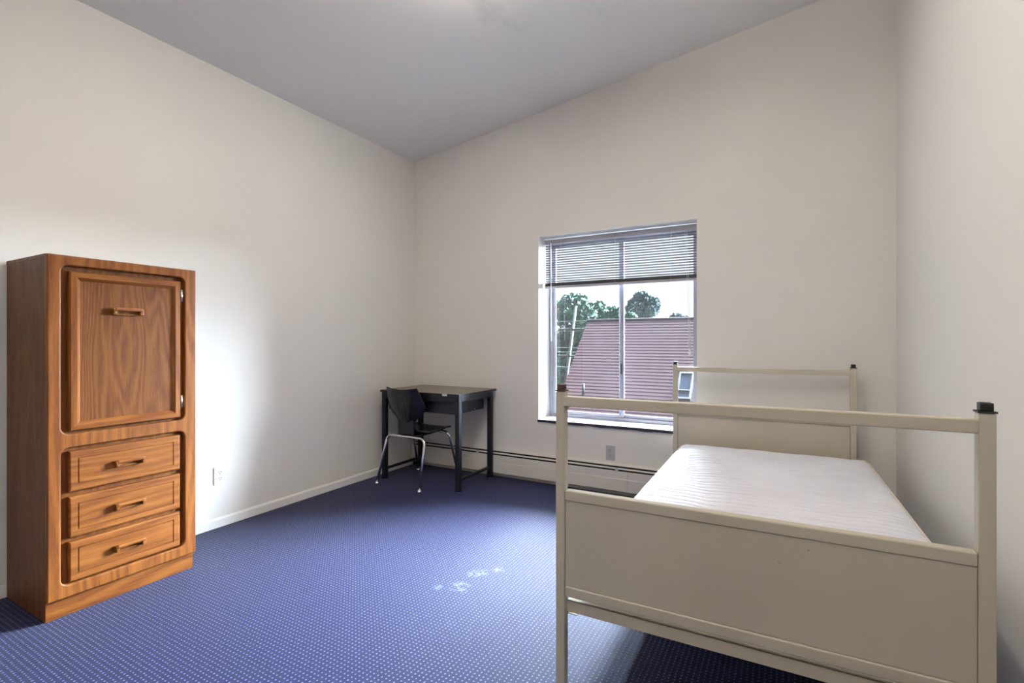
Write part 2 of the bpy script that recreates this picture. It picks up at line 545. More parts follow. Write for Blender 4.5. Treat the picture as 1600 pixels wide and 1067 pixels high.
# ------------------------------------------------------------------ mini blind
def make_blind():
    x0, x1, y = WX0 + 0.012, WX1 - 0.012, 3.885
    r = thing('mini_blind', 'grey aluminium mini blind pulled half up in the window', 'blind', ((x0 + x1) / 2, y, 2.035))
    hw = (x1 - x0) / 2
    L = lambda z: z - 2.035
    mb = MB()
    mb.box(-hw, hw, -0.014, 0.014, L(2.040), L(2.078), 0.002)
    mb.build('headrail', M['blind_rail'], r)
    def slat(z):
        s = MB(); bm = s.bm
        prof = []
        n = 4
        for i in range(n + 1):
            t = -1 + 2 * i / n
            prof.append((t * 0.0123, 0.0018 * (1 - t * t) - t * 0.0034))
        loop = [(a, b) for a, b in prof] + [(a, b - 0.0005) for a, b in reversed(prof)]
        e0 = [bm.verts.new((-hw + 0.003, a, b)) for a, b in loop]
        e1 = [bm.verts.new((hw - 0.003, a, b)) for a, b in loop]
        k = len(loop)
        for i in range(k):
            bm.faces.new((e0[i], e1[i], e1[(i + 1) % k], e0[(i + 1) % k]))
        bm.faces.new(e0); bm.faces.new(list(reversed(e1)))
        o = s.build('slat', M['blind'], r)
        o.location = (0, 0, L(z))
        return o
    zs = [2.022 - 0.0203 * i for i in range(16)]
    first = slat(zs[0])
    for z in zs[1:]:
        again(first, 'slat', r, (0, 0, L(z)))
    st = MB()
    for i in range(22):
        z = 1.678 + i * 0.00125
        st.box(-hw + 0.003, hw - 0.003, -0.0125, 0.0125, L(z), L(z + 0.0007))
    o = st.build('slat_stack', M['blind'], r); o['kind'] = 'stuff'
    b = MB(); b.box(-hw, hw, -0.0125, 0.0125, L(1.658), L(1.677), 0.003)
    b.build('bottom_rail', M['blind_rail'], r)
    for fx in (-0.76, 0.0, 0.70):
        c = MB()
        for dy in (-0.0130, 0.0130):
            c.tube([(fx * hw, dy, L(2.040)), (fx * hw, dy, L(1.665))], 0.0007, 5)
        c.build('ladder_cord', M['cord'], r)
    w = MB(); w.tube([(-hw + 0.062, -0.020, L(2.045)), (-hw + 0.064, -0.027, L(2.02)), (-hw + 0.068, -0.026, L(1.205))], 0.0045, 8)
    w.build('tilt_wand', M['wand'], r)
    for dx in (0.0, 0.012):
        c = MB(); c.tube([(hw - 0.085 + dx, -0.016, L(2.04)), (hw - 0.068 + dx, -0.018, L(1.6)), (hw - 0.056 + dx * 0.8, -0.016, L(1.13))], 0.0013, 6)
        c.build('pull_cord', M['cord'], r)
    t = MB(); t.tube([(hw - 0.052, -0.016, L(1.14)), (hw - 0.052, -0.016, L(1.125)), (hw - 0.051, -0.016, L(1.10))], [0.003, 0.006, 0.007], 8)
    t.build('tassel', M['cord'], r)
make_blind()

# ------------------------------------------------------------------ baseboard heater
def make_heater():
    x0, x1 = XL + 0.016, XR - 0.004
    r = thing('baseboard_heater', 'long white baseboard heater under the window along the floor', 'heater', (0, YB, 0))
    def strip(name, prof, mat, a=x0, b=x1):
        m = MB(); bm = m.bm
        A = [bm.verts.new((a, y, z)) for y, z in prof]; B = [bm.verts.new((b, y, z)) for y, z in prof]
        n = len(prof)
        for i in range(n):
            bm.faces.new((A[i], B[i], B[(i + 1) % n], A[(i + 1) % n]))
        bm.faces.new(A); bm.faces.new(list(reversed(B)))
        return m.build(name, mat, r)
    strip('back_plate', [(-0.002, 0.020), (-0.006, 0.020), (-0.006, 0.238), (-0.046, 0.2335), (-0.046, 0.2360), (-0.002, 0.244)], M['heater'])
    strip('damper', [(-0.040, 0.2195), (-0.053, 0.2190), (-0.056, 0.2105), (-0.0535, 0.2100), (-0.051, 0.2165), (-0.040, 0.2175)], M['heater'])
    joints = [x0, -1.06, x1]
    for a, b in zip(joints, joints[1:]):
        strip('front_panel', [(-0.050, 0.1965), (-0.060, 0.1945), (-0.0605, 0.140), (-0.0625, 0.136), (-0.0625, 0.045), (-0.052, 0.036), (-0.050, 0.038), (-0.0605, 0.047), (-0.0605, 0.134), (-0.058, 0.1915)], M['heater'], a + 0.0008, b - 0.0008)
    strip('fin_core', [(-0.008, 0.060), (-0.038, 0.060), (-0.038, 0.2325), (-0.008, 0.2325)], M['heater_dark'], x0 + 0.01, x1 - 0.01)  # fin core coloured near black to give the slots their shade
    e = MB(); e.box(x0 - 0.004, x0, -0.066, -0.002, 0.0, 0.243)
    e.build('end_cap', M['heater'], r)
    for xb in (-2.43, -1.145, -0.2):
        c = MB(); c.box(xb - 0.011, xb + 0.011, -0.061, -0.048, 0.192, 0.222, 0.001)
        c.build('damper_clip', M['grey_plate'], r)
    for xb in (x0 + 0.02, 0.0, x1 - 0.02):
        f = MB(); f.box(xb - 0.01, xb + 0.01, -0.048, -0.007, 0.0, 0.059)
        f.build('bracket', M['heater_dark'], r)
make_heater()

# ------------------------------------------------------------------ outlets
def make_outlet(label, plate_mat, loc, rotz):
    r = thing('wall_outlet', label, 'outlet', loc, rotz)
    m = MB(); m.box(-0.037, 0.037, -0.006, -0.0003, -0.058, 0.058, 0.002)
    m.build('cover_plate', plate_mat, r)
    for dz in (-0.0195, 0.0195):
        s = MB(); bm = s.bm
        pts = []
        for i in range(20):
            a = 2 * PI * i / 20
            pts.append((0.0172 * math.cos(a), max(-0.0138, min(0.0138, 0.0172 * math.sin(a)))))
        A = [bm.verts.new((x, -0.0060, z + dz)) for x, z in pts]; B = [bm.verts.new((x, -0.0085, z + dz)) for x, z in pts]
        for i in range(20):
            bm.faces.new((A[i], A[(i + 1) % 20], B[(i + 1) % 20], B[i]))
        bm.faces.new(B); bm.faces.new(list(reversed(A)))
        o = s.build('receptacle', plate_mat, r)
        t = MB()
        t.box(-0.0080, -0.0050, -0.0090, -0.0084, dz - 0.001, dz + 0.009)
        t.box(0.0050, 0.0080, -0.0090, -0.0084, dz - 0.001, dz + 0.008)
        t.tube([(0, -0.0084, dz - 0.008), (0, -0.0090, dz - 0.008)], 0.0028, 8)
        t.build('slots', M['slot'], o)
    s = MB(); s.tube([(0, -0.0059, 0), (0, -0.0072, 0)], 0.003, 8)
    s.build('screw', M['steel'], r)
make_outlet('white wall outlet beside the wooden wardrobe', M['white_plate'], (XL, 1.864, 0.332), PI / 2)
make_outlet('grey wall outlet above the baseboard heater below the window', M['grey_plate'], (-1.211, YB, 0.319), 0.0)

# ------------------------------------------------------------------ wardrobe
def make_wardrobe():
    bx, by = -2.757, 0.864
    W, H = 0.598, 1.576
    r = thing('wardrobe', 'oak wardrobe with one panelled door above three drawers', 'wardrobe', (bx, by, 0))
    back = XL + 0.016 - bx
    ff0, ff1 = 0.0, 0.024          # face frame thickness along +X
    # carcass: sides, top, back, divider
    s = MB()
    s.box(back, ff0, 0.0, 0.016, 0.0, H - 0.018)
    s.build('side_panel', M['oak_side'], r)
    s = MB(); s.box(back, ff0, W - 0.016, W, 0.0, H - 0.018)
    s.build('side_panel', M['oak_side'], r)
    s = MB(); s.box(back, ff0 + 0.002, -0.002, W + 0.002, H - 0.018, H, 0.002)
    s.build('top_panel', M['oak_side'], r)
    s = MB(); s.box(back, back + 0.006, 0.016, W - 0.016, 0.01, H - 0.018)
    s.build('back_panel', M['oak_side'], r)
    s = MB(); s.box(back + 0.006, ff0 - 0.03, 0.016, W - 0.016, 0.755, 0.773)
    s.build('shelf', M['oak_side'], r)
    s = MB(); s.box(ff0 - 0.020, ff0, 0.016, W - 0.016, 0.0, 0.086)
    s.box(ff0 - 0.002, ff0 + 0.001, 0.0, W - 0.004, 0.0, 0.086, 0.0008)
    s.build('toe_kick', M['oak_kick'], r)
    o_y0, o_y1 = 0.045, 0.545
    outer = rounded_rect(-0.002, W + 0.002, 0.084, H - 0.001, 0.004, 2)
    door_o = list(reversed(rounded_rect(o_y0, o_y1, 0.795, 1.532, 0.030)))
    draw_o = list(reversed(rounded_rect(o_y0, o_y1, 0.138, 0.736, 0.030)))
    s = MB(); s.box(ff0 - 0.006, ff0 - 0.001, 0.020, W - 0.020, 0.10, H - 0.03)
    s.build('frame_liner', M['oak_liner'], r)
    plate('face_frame', [outer, door_o, draw_o], (ff1 - ff0) / 2, 0.006, M['oak_v'], r, (ff0 + ff1) / 2)
    # nested rectangular profiles
    def nested(y0, y1, z0, z1, prof):
        return [[(x, y0 + i, z0 + i), (x, y1 - i, z0 + i), (x, y1 - i, z1 - i), (x, y0 + i, z1 - i)] for i, x in prof]
    def pull(parent, yc, zc, x, ln=0.122):
        h = ln / 2
        p = MB()
        for s_ in (-1, 1):
            p.box(x - 0.001, x + 0.024, yc + s_ * (h - 0.007) - 0.008, yc + s_ * (h - 0.007) + 0.008, zc - 0.016, zc + 0.014, 0.003)
        p.box(x + 0.012, x + 0.026, yc - h + 0.006, yc + h - 0.006, zc + 0.003, zc + 0.017, 0.003)
        p.box(x - 0.001, x + 0.010, yc - h + 0.006, yc + h - 0.006, zc - 0.017, zc - 0.011, 0.002)
        o = p.build('handle', M['oak_pull'], parent)
        b = MB()
        b.tube([(x + 0.0235, yc - h + 0.007, zc - 0.006), (x + 0.0255, yc - h + 0.007, zc - 0.006)], 0.0045, 10)
        b.build('screw_cap', M['brass'], o)
        return o
    # door
    dy0, dy1, dz0, dz1 = 0.072, 0.524, 0.808, 1.508
    xd = 0.012
    pm = MB(); pm.box(xd - 0.006, xd + 0.006, dy0 + 0.02, dy1 - 0.02, dz0 + 0.02, dz1 - 0.02)
    door = pm.build('door', M['oak_panel'], r)
    prof = [(0.0, xd - 0.011), (0.0, xd + 0.010), (0.005, xd + 0.018), (0.026, xd + 0.019), (0.034, xd + 0.012), (0.040, xd + 0.0061), (0.040, xd - 0.011)]
    loops = nested(dy0, dy1, dz0, dz1, prof)
    for k in range(4):
        m = MB(); bm = m.bm
        a = [bm.verts.new(lp[k]) for lp in loops]; b = [bm.verts.new(lp[(k + 1) % 4]) for lp in loops]
        n = len(a)
        for i in range(n):
            j = (i + 1) % n
            bm.faces.new((a[i], b[i], b[j], a[j]))
        bm.faces.new(a); bm.faces.new(list(reversed(b)))
        m.build('rail' if k % 2 == 0 else 'stile', M['oak_h'] if k % 2 == 0 else M['oak_v'], door)
    pull(door, 0.290, 1.340, xd + 0.006)
    for zc in (1.437, 0.890):
        h = MB(); h.tube([(xd + 0.010, dy1 + 0.006, zc - 0.031), (xd + 0.010, dy1 + 0.006, zc + 0.031)], 0.005, 10)
        h.box(xd - 0.008, xd + 0.008, dy1, dy1 + 0.012, zc - 0.027, zc + 0.027)
        h.build('hinge', M['steel'], door)
    # drawers
    for z0, z1 in ((0.540, 0.718), (0.339, 0.518), (0.146, 0.321)):
        m = MB(); bm = m.bm
        y0, y1 = 0.073, 0.524
        x = 0.022
        prof = [(0.0, 0.0), (0.0, x - 0.006), (0.002, x - 0.002), (0.006, x), (0.0305, x), (0.0312, x - 0.004), (0.0345, x - 0.004), (0.0352, x)]
        lp = nested(y0, y1, z0, z1, prof)
        rings = [[bm.verts.new(p) for p in l] for l in lp]
        for a, b in zip(rings, rings[1:]):
            for i in range(4):
                bm.faces.new((a[i], a[(i + 1) % 4], b[(i + 1) % 4], b[i]))
        bm.faces.new(rings[-1]); bm.faces.new(list(reversed(rings[0])))
        d = m.build('drawer', M['oak_h'], r)
        bx_ = MB(); bx_.box(-0.38, -0.0065, y0 + 0.02, y1 - 0.02, z0 + 0.01, z1 - 0.03)
        bx_.build('drawer_box', M['oak_side'], d)
        pull(d, 0.298, (z0 + z1) / 2, x)
make_wardrobe()

# ------------------------------------------------------------------ desk
def make_desk():
    x0, x1, y0, y1 = -3.075, -2.256, 3.192, 3.712
    r = thing('student_desk', 'small black metal student desk with a grey brown top', 'desk', (x0, y0, 0))
    w, d = x1 - x0, y1 - y0
    q = 0.040
    zt = 0.762
    legs = ((0, 0), (w - q, 0), (0, d - q), (w - q, d - q))
    for a, b in legs:
        m = MB(); m.box(a, a + q, b, b + q, 0.006, zt, 0.003)
        leg = m.build('leg', M['black_metal'], r)
        g = MB(); g.tube([(a + q / 2, b + q / 2, 0.0), (a + q / 2, b + q / 2, 0.008)], 0.013, 10)
        g.build('foot_glide', M['steel'], leg)
    t = MB(); t.box(-0.010, w + 0.006, -0.006, d + 0.045, zt, 0.781, 0.003)
    t.build('table_top', M['laminate'], r)
    e = MB()
    # dark edge band around the slab
    e.box(-0.0115, w + 0.0075, -0.0075, -0.0055, zt + 0.001, 0.7795)
    e.box(w + 0.0055, w + 0.0075, -0.0055, d + 0.0445, zt + 0.001, 0.7795)
    e.box(-0.0115, -0.0095, -0.0055, d + 0.0445, zt + 0.001, 0.7795)
    e.build('edge_band', M['black_metal'], r)
    f = MB(); f.box(q, w - q, 0.002, 0.022, 0.712, zt, 0.002)
    f.build('apron', M['black_metal'], r)
    for a in (0.002, w - 0.022):
        f = MB(); f.box(a, a + 0.020, q, d - q, 0.715, zt, 0.002)
        f.build('apron', M['black_metal'], r)
    f = MB(); f.box(q, w - q, d - 0.022, d - 0.002, 0.722, zt, 0.002)
    f.build('apron', M['black_metal'], r)
    # open book box hung under the top
    bz0, bz1 = 0.612, 0.722
    bxa, bxb, bya, byb = 0.050, w - 0.062, 0.040, d - 0.060
    f = MB()
    f.box(bxa, bxb, bya, byb, bz0, bz0 + 0.003)
    f.box(bxa, bxa + 0.003, bya, byb, bz0, bz1); f.box(bxb - 0.003, bxb, bya, byb, bz0, bz1)
    f.box(bxa, bxb, byb - 0.003, byb, bz0, bz1); f.box(bxa, bxb, bya, bya + 0.003, bz0, bz1)
    f.box(bxa, bxb, bya, byb, bz1 - 0.003, bz1 + 0.0395)
    f.build('book_box', M['black_box'], r)
    s = MB(); s.tube([(bxb, byb - 0.14, bz0 + 0.012), (bxb + 0.003, byb - 0.14, bz0 + 0.012)], 0.005, 8)
    s.build('bolt', M['steel'], r)
    for a in (0.006, w - q + 0.006):
        f = MB(); f.box(a, a + 0.028, q, d - q, 0.085, 0.105, 0.002)
        f.build('stretcher', M['black_metal'], r)
    k = MB(); k.box(w * 0.835 - 0.024, w * 0.835 + 0.024, -0.0095, -0.007, 0.762, 0.779, 0.001)
    k.build('name_plate', M['steel'], r)
make_desk()

# ------------------------------------------------------------------ chair
def bent(pts, rad, n=6):
    """polyline with rounded corners"""
    P = [Vector(p) for p in pts]
    out = [P[0]]
    for a, b, c in zip(P, P[1:], P[2:]):
        u = (a - b).normalized(); v = (c - b).normalized()
        p0, p1 = b + u * rad, b + v * rad
        for i in range(n + 1):
            t = i / n
            out.append(p0 * (1 - t) ** 2 + b * 2 * t * (1 - t) + p1 * t * t)
    out.append(P[-1])
    return out

def make_chair():
    cx, cy = -2.780, 3.06
    r = thing('student_chair', 'black plastic shell chair on chrome legs pushed under the desk', 'chair', (cx, cy, 0), math.radians(-2.0))
    # shell: rows from top of back to the front of the seat -> (half width, side forward offset, y, z)
    rows = [
        (0.168, 0.030, 0.020, 0.812), (0.172, 0.034, 0.024, 0.800), (0.186, 0.046, 0.034, 0.755), (0.203, 0.058, 0.046, 0.700), (0.208, 0.060, 0.054, 0.668),
        (0.198, 0.058, 0.064, 0.630), (0.160, 0.046, 0.076, 0.590), (0.116, 0.030, 0.088, 0.558), (0.094, 0.020, 0.098, 0.530),
        (0.088, 0.012, 0.104, 0.500), (0.092, 0.006, 0.116, 0.468), (0.108, 0.004, 0.140, 0.446), (0.140, 0.002, 0.172, 0.436), (0.180, 0.0, 0.220, 0.433),
        (0.204, 0.0, 0.270, 0.435), (0.210, 0.0, 0.320, 0.438), (0.206, 0.0, 0.380, 0.444), (0.196, 0.0, 0.430, 0.448), (0.184, 0.0, 0.468, 0.446), (0.178, 0.0, 0.484, 0.434)]
    # resample smoothly
    R = []
    for i in range(len(rows) - 1):
        for s in range(3):
            t = s / 3
            R.append(tuple(a * (1 - t) + b * t for a, b in zip(rows[i], rows[i + 1])))
    R.append(rows[-1])
    m = MB(); bm = m.bm
    NU = 32
    front, rear = [], []
    pts = []
    for (hw, side, y, z) in R:
        row = []
        for j in range(NU + 1):
            u = -1 + 2 * j / NU
            dip = side * u * u
            zz = z
            if z > 0.78:
                zz = z + 0.016 * (u * u - 0.5) * (z - 0.78) / 0.032
            if z < 0.45:
                zz = z + 0.012 * u ** 4
            row.append(Vector((hw * u, y + dip, zz)))
        pts.append(row)
    def normal(i, j):
        a = pts[min(i + 1, len(pts) - 1)][j] - pts[max(i - 1, 0)][j]
        b = pts[i][min(j + 1, NU)] - pts[i][max(j - 1, 0)]
        n = a.cross(b)
        return n.normalized() if n.length > 1e-9 else Vector((0, 1, 0))
    A, B = [], []
    for i, row in enumerate(pts):
        ra, rb = [], []
        for j, p in enumerate(row):
            n = normal(i, j)
            u = -1 + 2 * j / NU
            hw = R[i][0]
            x = hw * u
            groove = 0.0
            zc = R[i][3]
            if 0.565 < zc < 0.765 and abs(x) < 0.062:
                g = math.cos(2 * PI * x / 0.034)
                fade = min(1, (zc - 0.565) / 0.03, (0.765 - zc) / 0.03)
                groove = 0.0075 * max(0, g) * fade
            ra.append(bm.verts.new(p + n * (0.0035 - groove)))
            rb.append(bm.verts.new(p - n * (0.0035 + groove)))
        A.append(ra); B.append(rb)
    n = len(pts)
    for i in range(n - 1):
        for j in range(NU):
            bm.faces.new((A[i][j], A[i][j + 1], A[i + 1][j + 1], A[i + 1][j])).smooth = True
            bm.faces.new((B[i][j], B[i + 1][j], B[i + 1][j + 1], B[i][j + 1])).smooth = True
    for i in range(n - 1):
        bm.faces.new((A[i][0], A[i + 1][0], B[i + 1][0], B[i][0])); bm.faces.new((A[i][NU], B[i][NU], B[i + 1][NU], A[i + 1][NU]))
    for j in range(NU):
        bm.faces.new((A[0][j], B[0][j], B[0][j + 1], A[0][j + 1])); bm.faces.new((A[-1][j], A[-1][j + 1], B[-1][j + 1], B[-1][j]))
    m.build('shell', M['black_plastic'], r)
    # under-seat hub that carries the waist
    h = MB(); h.box(-0.080, 0.080, 0.122, 0.40, 0.408, 0.428, 0.004)
    h.box(-0.086, 0.086, 0.098, 0.116, 0.425, 0.545, 0.004)
    h.build('seat_bracket', M['black_plastic'], r)
    def arch(foot_y, top_y, zt):
        return bent([(-0.236, foot_y, 0.010), (-0.210, top_y, zt), (0.210, top_y, zt), (0.236, foot_y, 0.010)], 0.060)
    for fy, ty, zt in ((0.006, 0.105, 0.404), (0.520, 0.410, 0.416)):
        t = MB(); t.tube(arch(fy, ty, zt), 0.0115, 12)
        t.build('leg_frame', M['chrome'], r)
        for s in (-1, 1):
            g = MB(); g.tube([(s * 0.236, fy, 0.0), (s * 0.236, fy, 0.006), (s * 0.2357, fy, 0.020)], [0.016, 0.016, 0.012], 12)
            g.build('foot_glide', M['chrome'], r)
    for s in (-0.10, 0.10):
        t = MB(); t.tube([(s, 0.105, 0.412), (s, 0.26, 0.412), (s, 0.410, 0.418)], 0.008, 8)
        t.build('seat_rail', M['black_metal'], r)
make_chair()

# ------------------------------------------------------------------ bed frame and mattress
BED_A = math.radians(1.08)
bed_c = Vector((-0.1235, 1.51, 0))
def make_bed():
    r = thing('bed_frame', 'cream painted metal bed frame with open rails at both ends', 'bed frame', bed_c, BED_A)
    hw, p, Lb = 0.5455, 0.032, 2.185
    def bed_end(yf, sgn, name, caps):
        """yf: outer face, sgn: +1 when the bed lies towards +Y"""
        yi = yf + sgn * p
        ya, yb = min(yf, yi), max(yf, yi)
        y_in = yf + sgn * 0.004
        pa, pb = sorted((y_in, y_in + sgn * 0.016))
        sh = MB(); sh.box(-hw + p + 0.001, hw - p - 0.001, pa, pb, 0.396, 0.6755, 0.001)
        end = sh.build(name, M['bed'], r)
        for s in (-1, 1):
            e = MB(); e.box(s * hw - (p if s > 0 else 0), s * hw + (0 if s > 0 else p), ya, yb, 0.012, 1.034, 0.003)
            e.build('post', M['bed'], end)
        rl = MB(); rl.box(-hw + p - 0.008, hw - p + 0.001, ya - 0.001, yb - 0.004, 0.986, 1.020, 0.004, 3)
        rl.build('top_rail', M['bed'], end)
        # pressed sheet panel: top band, flat sheet, bottom band
        b1 = MB(); b1.box(-hw + p + 0.0008, hw - p - 0.0008, ya - 0.0005, yb - 0.003, 0.6765, 0.710, 0.004, 3)
        b1.build('panel_top_band', M['bed'], end)
        b2 = MB(); b2.box(-hw + p + 0.0008, hw - p - 0.0008, ya - 0.0005, yb - 0.003, 0.360, 0.395, 0.005, 3)
        b2.build('panel_bottom_band', M['bed'], end)
        cr = MB()
        y2 = yf + sgn * 0.014
        ra, rb = sorted((y2, y2 + sgn * 0.034))
        cr.box(-hw + p + 0.004, hw - p - 0.004, min(y2, y2 + sgn * 0.003), max(y2, y2 + sgn * 0.003), 0.306, 0.344)
        cr.box(-hw + p + 0.004, hw - p - 0.004, ra, rb, 0.341, 0.344)
        cr.build('cross_rail', M['bed'], end)
        for s in (-1, 1):
            x = s * (hw - p / 2)
            c = MB(); c.box(x - 0.0175, x + 0.0175, (ya + yb) / 2 - 0.0175, (ya + yb) / 2 + 0.0175, 1.0345, 1.039, 0.001)
            c.box(x - 0.0125, x + 0.0125, (ya + yb) / 2 - 0.0125, (ya + yb) / 2 + 0.0125, 1.039, 1.058, 0.003)
            c.build('post_cap', caps[0 if s < 0 else 1], end)
            g = MB(); g.tube([(x, (ya + yb) / 2, 0.0), (x, (ya + yb) / 2, 0.013)], 0.014, 10)
            g.build('foot_glide', M['rubber'], end)
            # little gusset under the rail
            if s > 0:
                continue
            gs = MB(); xs = s * (hw - p)
            gs.poly_prism([(xs, 0.9865), (xs - s * 0.013, 0.9865), (xs, 0.968)], (ya + yb) / 2 - 0.002, (ya + yb) / 2 + 0.010)
            gs.build('gusset', M['bed'], end)
    bed_end(0.0, 1, 'footboard', (M['brown_cap'], M['rubber']))
    bed_end(Lb, -1, 'headboard', (M['rubber'], M['rubber']))
    for s in (-1, 1):
        m = MB()
        xs = s * (hw - 0.030)
        m.box(min(xs, xs - s * 0.003), max(xs, xs - s * 0.003), p, Lb - p, 0.288, 0.326)
        m.box(min(xs, xs - s * 0.034), max(xs, xs - s * 0.034), p, Lb - p, 0.288, 0.291)
        m.build('side_rail', M['bed'], r)
    for i in range(9):
        y = 0.16 + i * (Lb - 0.32) / 8
        m = MB(); m.box(-hw + 0.034, hw - 0.034, y - 0.014, y + 0.014, 0.3265, 0.3290)
        m.build('spring_slat', M['steel'], r)
make_bed()

def make_mattress():
    W, Ln, zb, zt = 1.062, 1.940, 0.330, 0.496
    r = thing('mattress', 'bare white quilted mattress lying on the cream metal bed', 'mattress', (-0.084, 1.668 + Ln / 2, zb), BED_A)
    rng = random.Random(4)
    m = MB(); bm = m.bm
    nx, ny = 72, 900
    rad = 0.075
    h = zt - zb
    def corner(x, y):
        a, b = W / 2 - rad, Ln / 2 - rad
        if abs(x) > a and abs(y) > b:
            u, v = (abs(x) - a) / rad, (abs(y) - b) / rad
            k = max(u, v)
            d = math.hypot(u, v)
            if d > 1e-6:
                u, v = u / d * k, v / d * k
            return math.copysign(a + u * rad, x), math.copysign(b + v * rad, y)
        return x, y
    def quilt(x, y):
        # wavy stitch lines across the bed, broken here and there
        pitch = 0.050
        wav = 0.013 * math.sin(x * 15 + 1.7 * math.sin(y * 3.1)) + 0.005 * math.sin(x * 37 + y * 9) + 0.006 * math.sin(x * 6.1 - y * 4)
        t = (y + wav) / pitch
        i = math.floor(t)
        d = abs((t - i) - 0.5) * pitch
        s = 0.5 + 0.5 * math.sin(x * 9.0 + i * 2.4 + 1.3 * math.sin(i * 1.7))
        z = -0.0190 * (0.35 + 0.65 * s) * math.exp(-(d / 0.0040) ** 2)
        z += 0.0022 * math.sin(x * 21 + i * 1.9) * math.cos(y * 14)
        return z
    top = []
    for j in range(ny + 1):
        row = []
        for i in range(nx + 1):
            x, y = corner(W * (i / nx - 0.5), Ln * (j / ny - 0.5))
            de = min(W / 2 - abs(x), Ln / 2 - abs(y))
            e = max(0.0, 1 - de / 0.09)
            z = h + quilt(x, y) * min(1, de / 0.03) - 0.020 * e ** 2.2
            cen = (1 - (2 * x / W) ** 2) * (1 - (2 * y / Ln) ** 2)
            z += 0.012 * cen
            row.append(bm.verts.new((x, y, z)))
        top.append(row)
    for j in range(ny):
        for i in range(nx):
            bm.faces.new((top[j][i], top[j][i + 1], top[j + 1][i + 1], top[j + 1][i])).smooth = True
    edge = [top[0][i] for i in range(nx)] + [top[j][nx] for j in range(ny)] + [top[ny][i] for i in range(nx, 0, -1)] + [top[j][0] for j in range(ny, 0, -1)]
    prev = edge
    path = [v.co.copy() for v in edge]
    for f, out in ((0.72, 0.008), (0.4, 0.011), (0.12, 0.006), (0.0, 0.0)):
        cur = []
        for v in edge:
            d = Vector((v.co.x / (W / 2), v.co.y / (Ln / 2), 0))
            if abs(d.x) < 0.93: d.x = 0
            if abs(d.y) < 0.96: d.y = 0
            if d.length > 0: d.normalize()
            cur.append(bm.verts.new((v.co.x + d.x * out, v.co.y + d.y * out, v.co.z * f)))
        n = len(edge)
        for k in range(n):
            bm.faces.new((prev[k], cur[k], cur[(k + 1) % n], prev[(k + 1) % n])).smooth = True
        prev = cur
    bm.faces.new(prev)
    m.build('body', M['mattress'], r, recalc=True)
    for zoff, nm in ((0.0, 'piping'), (-(h - 0.030), 'piping')):
        t = MB()
        q = [p + Vector((0, 0, zoff)) for p in path[::4]]
        q.append(q[0])
        t.tube(q, 0.0048, 6, cap=False)
        t.build(nm, M['piping'], r)
make_mattress()

# ------------------------------------------------------------------ fill lamps added out of view to brighten the room
def make_fill_lamp(x, y, drop, power, label):
    """added fill light in the form of a suspended luminaire, shining up and down"""
    z = ceil_z(x)
    r = thing('fill_lamp', label, 'lamp', (x, y, z))
    hx, hy = 0.16, 0.62
    for s in (-1, 1):
        e = MB(); e.box(-hx - 0.004, hx + 0.004, s * hy - 0.012, s * hy + 0.012, -drop - 0.05, -drop + 0.05, 0.004)
        cap = e.build('end_cap', M['white_plate'], r)
        c = MB(); c.tube([(0, s * hy, -drop + 0.045), (0, s * hy, -0.008)], 0.003, 6)
        c.build('hanger_cable', M['steel'], r)
        c = MB(); c.tube([(0, s * hy, -0.020), (0, s * hy, -0.001)], 0.04, 16)
        c.build('ceiling_rose', M['white_plate'], r)
    g = N('fill_lamp_diffuser')
    g.set((1, 0.96, 0.9, 1), 0.5)
    g.b.inputs['Emission Color'].default_value = FILL_C + (1,)
    g.b.inputs['Emission Strength'].default_value = FILL_E * power
    m = MB(); bm = m.bm
    prof = [(px, pz - drop) for px, pz in rounded_rect(-hx, hx, -0.045, 0.045, 0.03, 4)]
    A = [bm.verts.new((px, -hy + 0.012, pz)) for px, pz in prof]; B = [bm.verts.new((px, hy - 0.012, pz)) for px, pz in prof]
    n = len(prof)
    for i in range(n):
        bm.faces.new((A[i], B[i], B[(i + 1) % n], A[(i + 1) % n]))
    bm.faces.new(A); bm.faces.new(list(reversed(B)))
    m.build('diffuser', g.m, r)
make_fill_lamp(-1.15, 1.62, 0.17, 1.05, 'added fill lamp suspended between the wardrobe and the bed')
make_fill_lamp(-0.60, -0.60, 0.30, 0.72, 'added fill lamp suspended near the wall opposite the window')

# ------------------------------------------------------------------ outside
GZ = -6.5
mb = MB(); mb.box(-70, 70, 4.6, 140, GZ - 0.3, GZ)
struct(mb.build('ground', M['ground']), 'grassy yard far below the window')

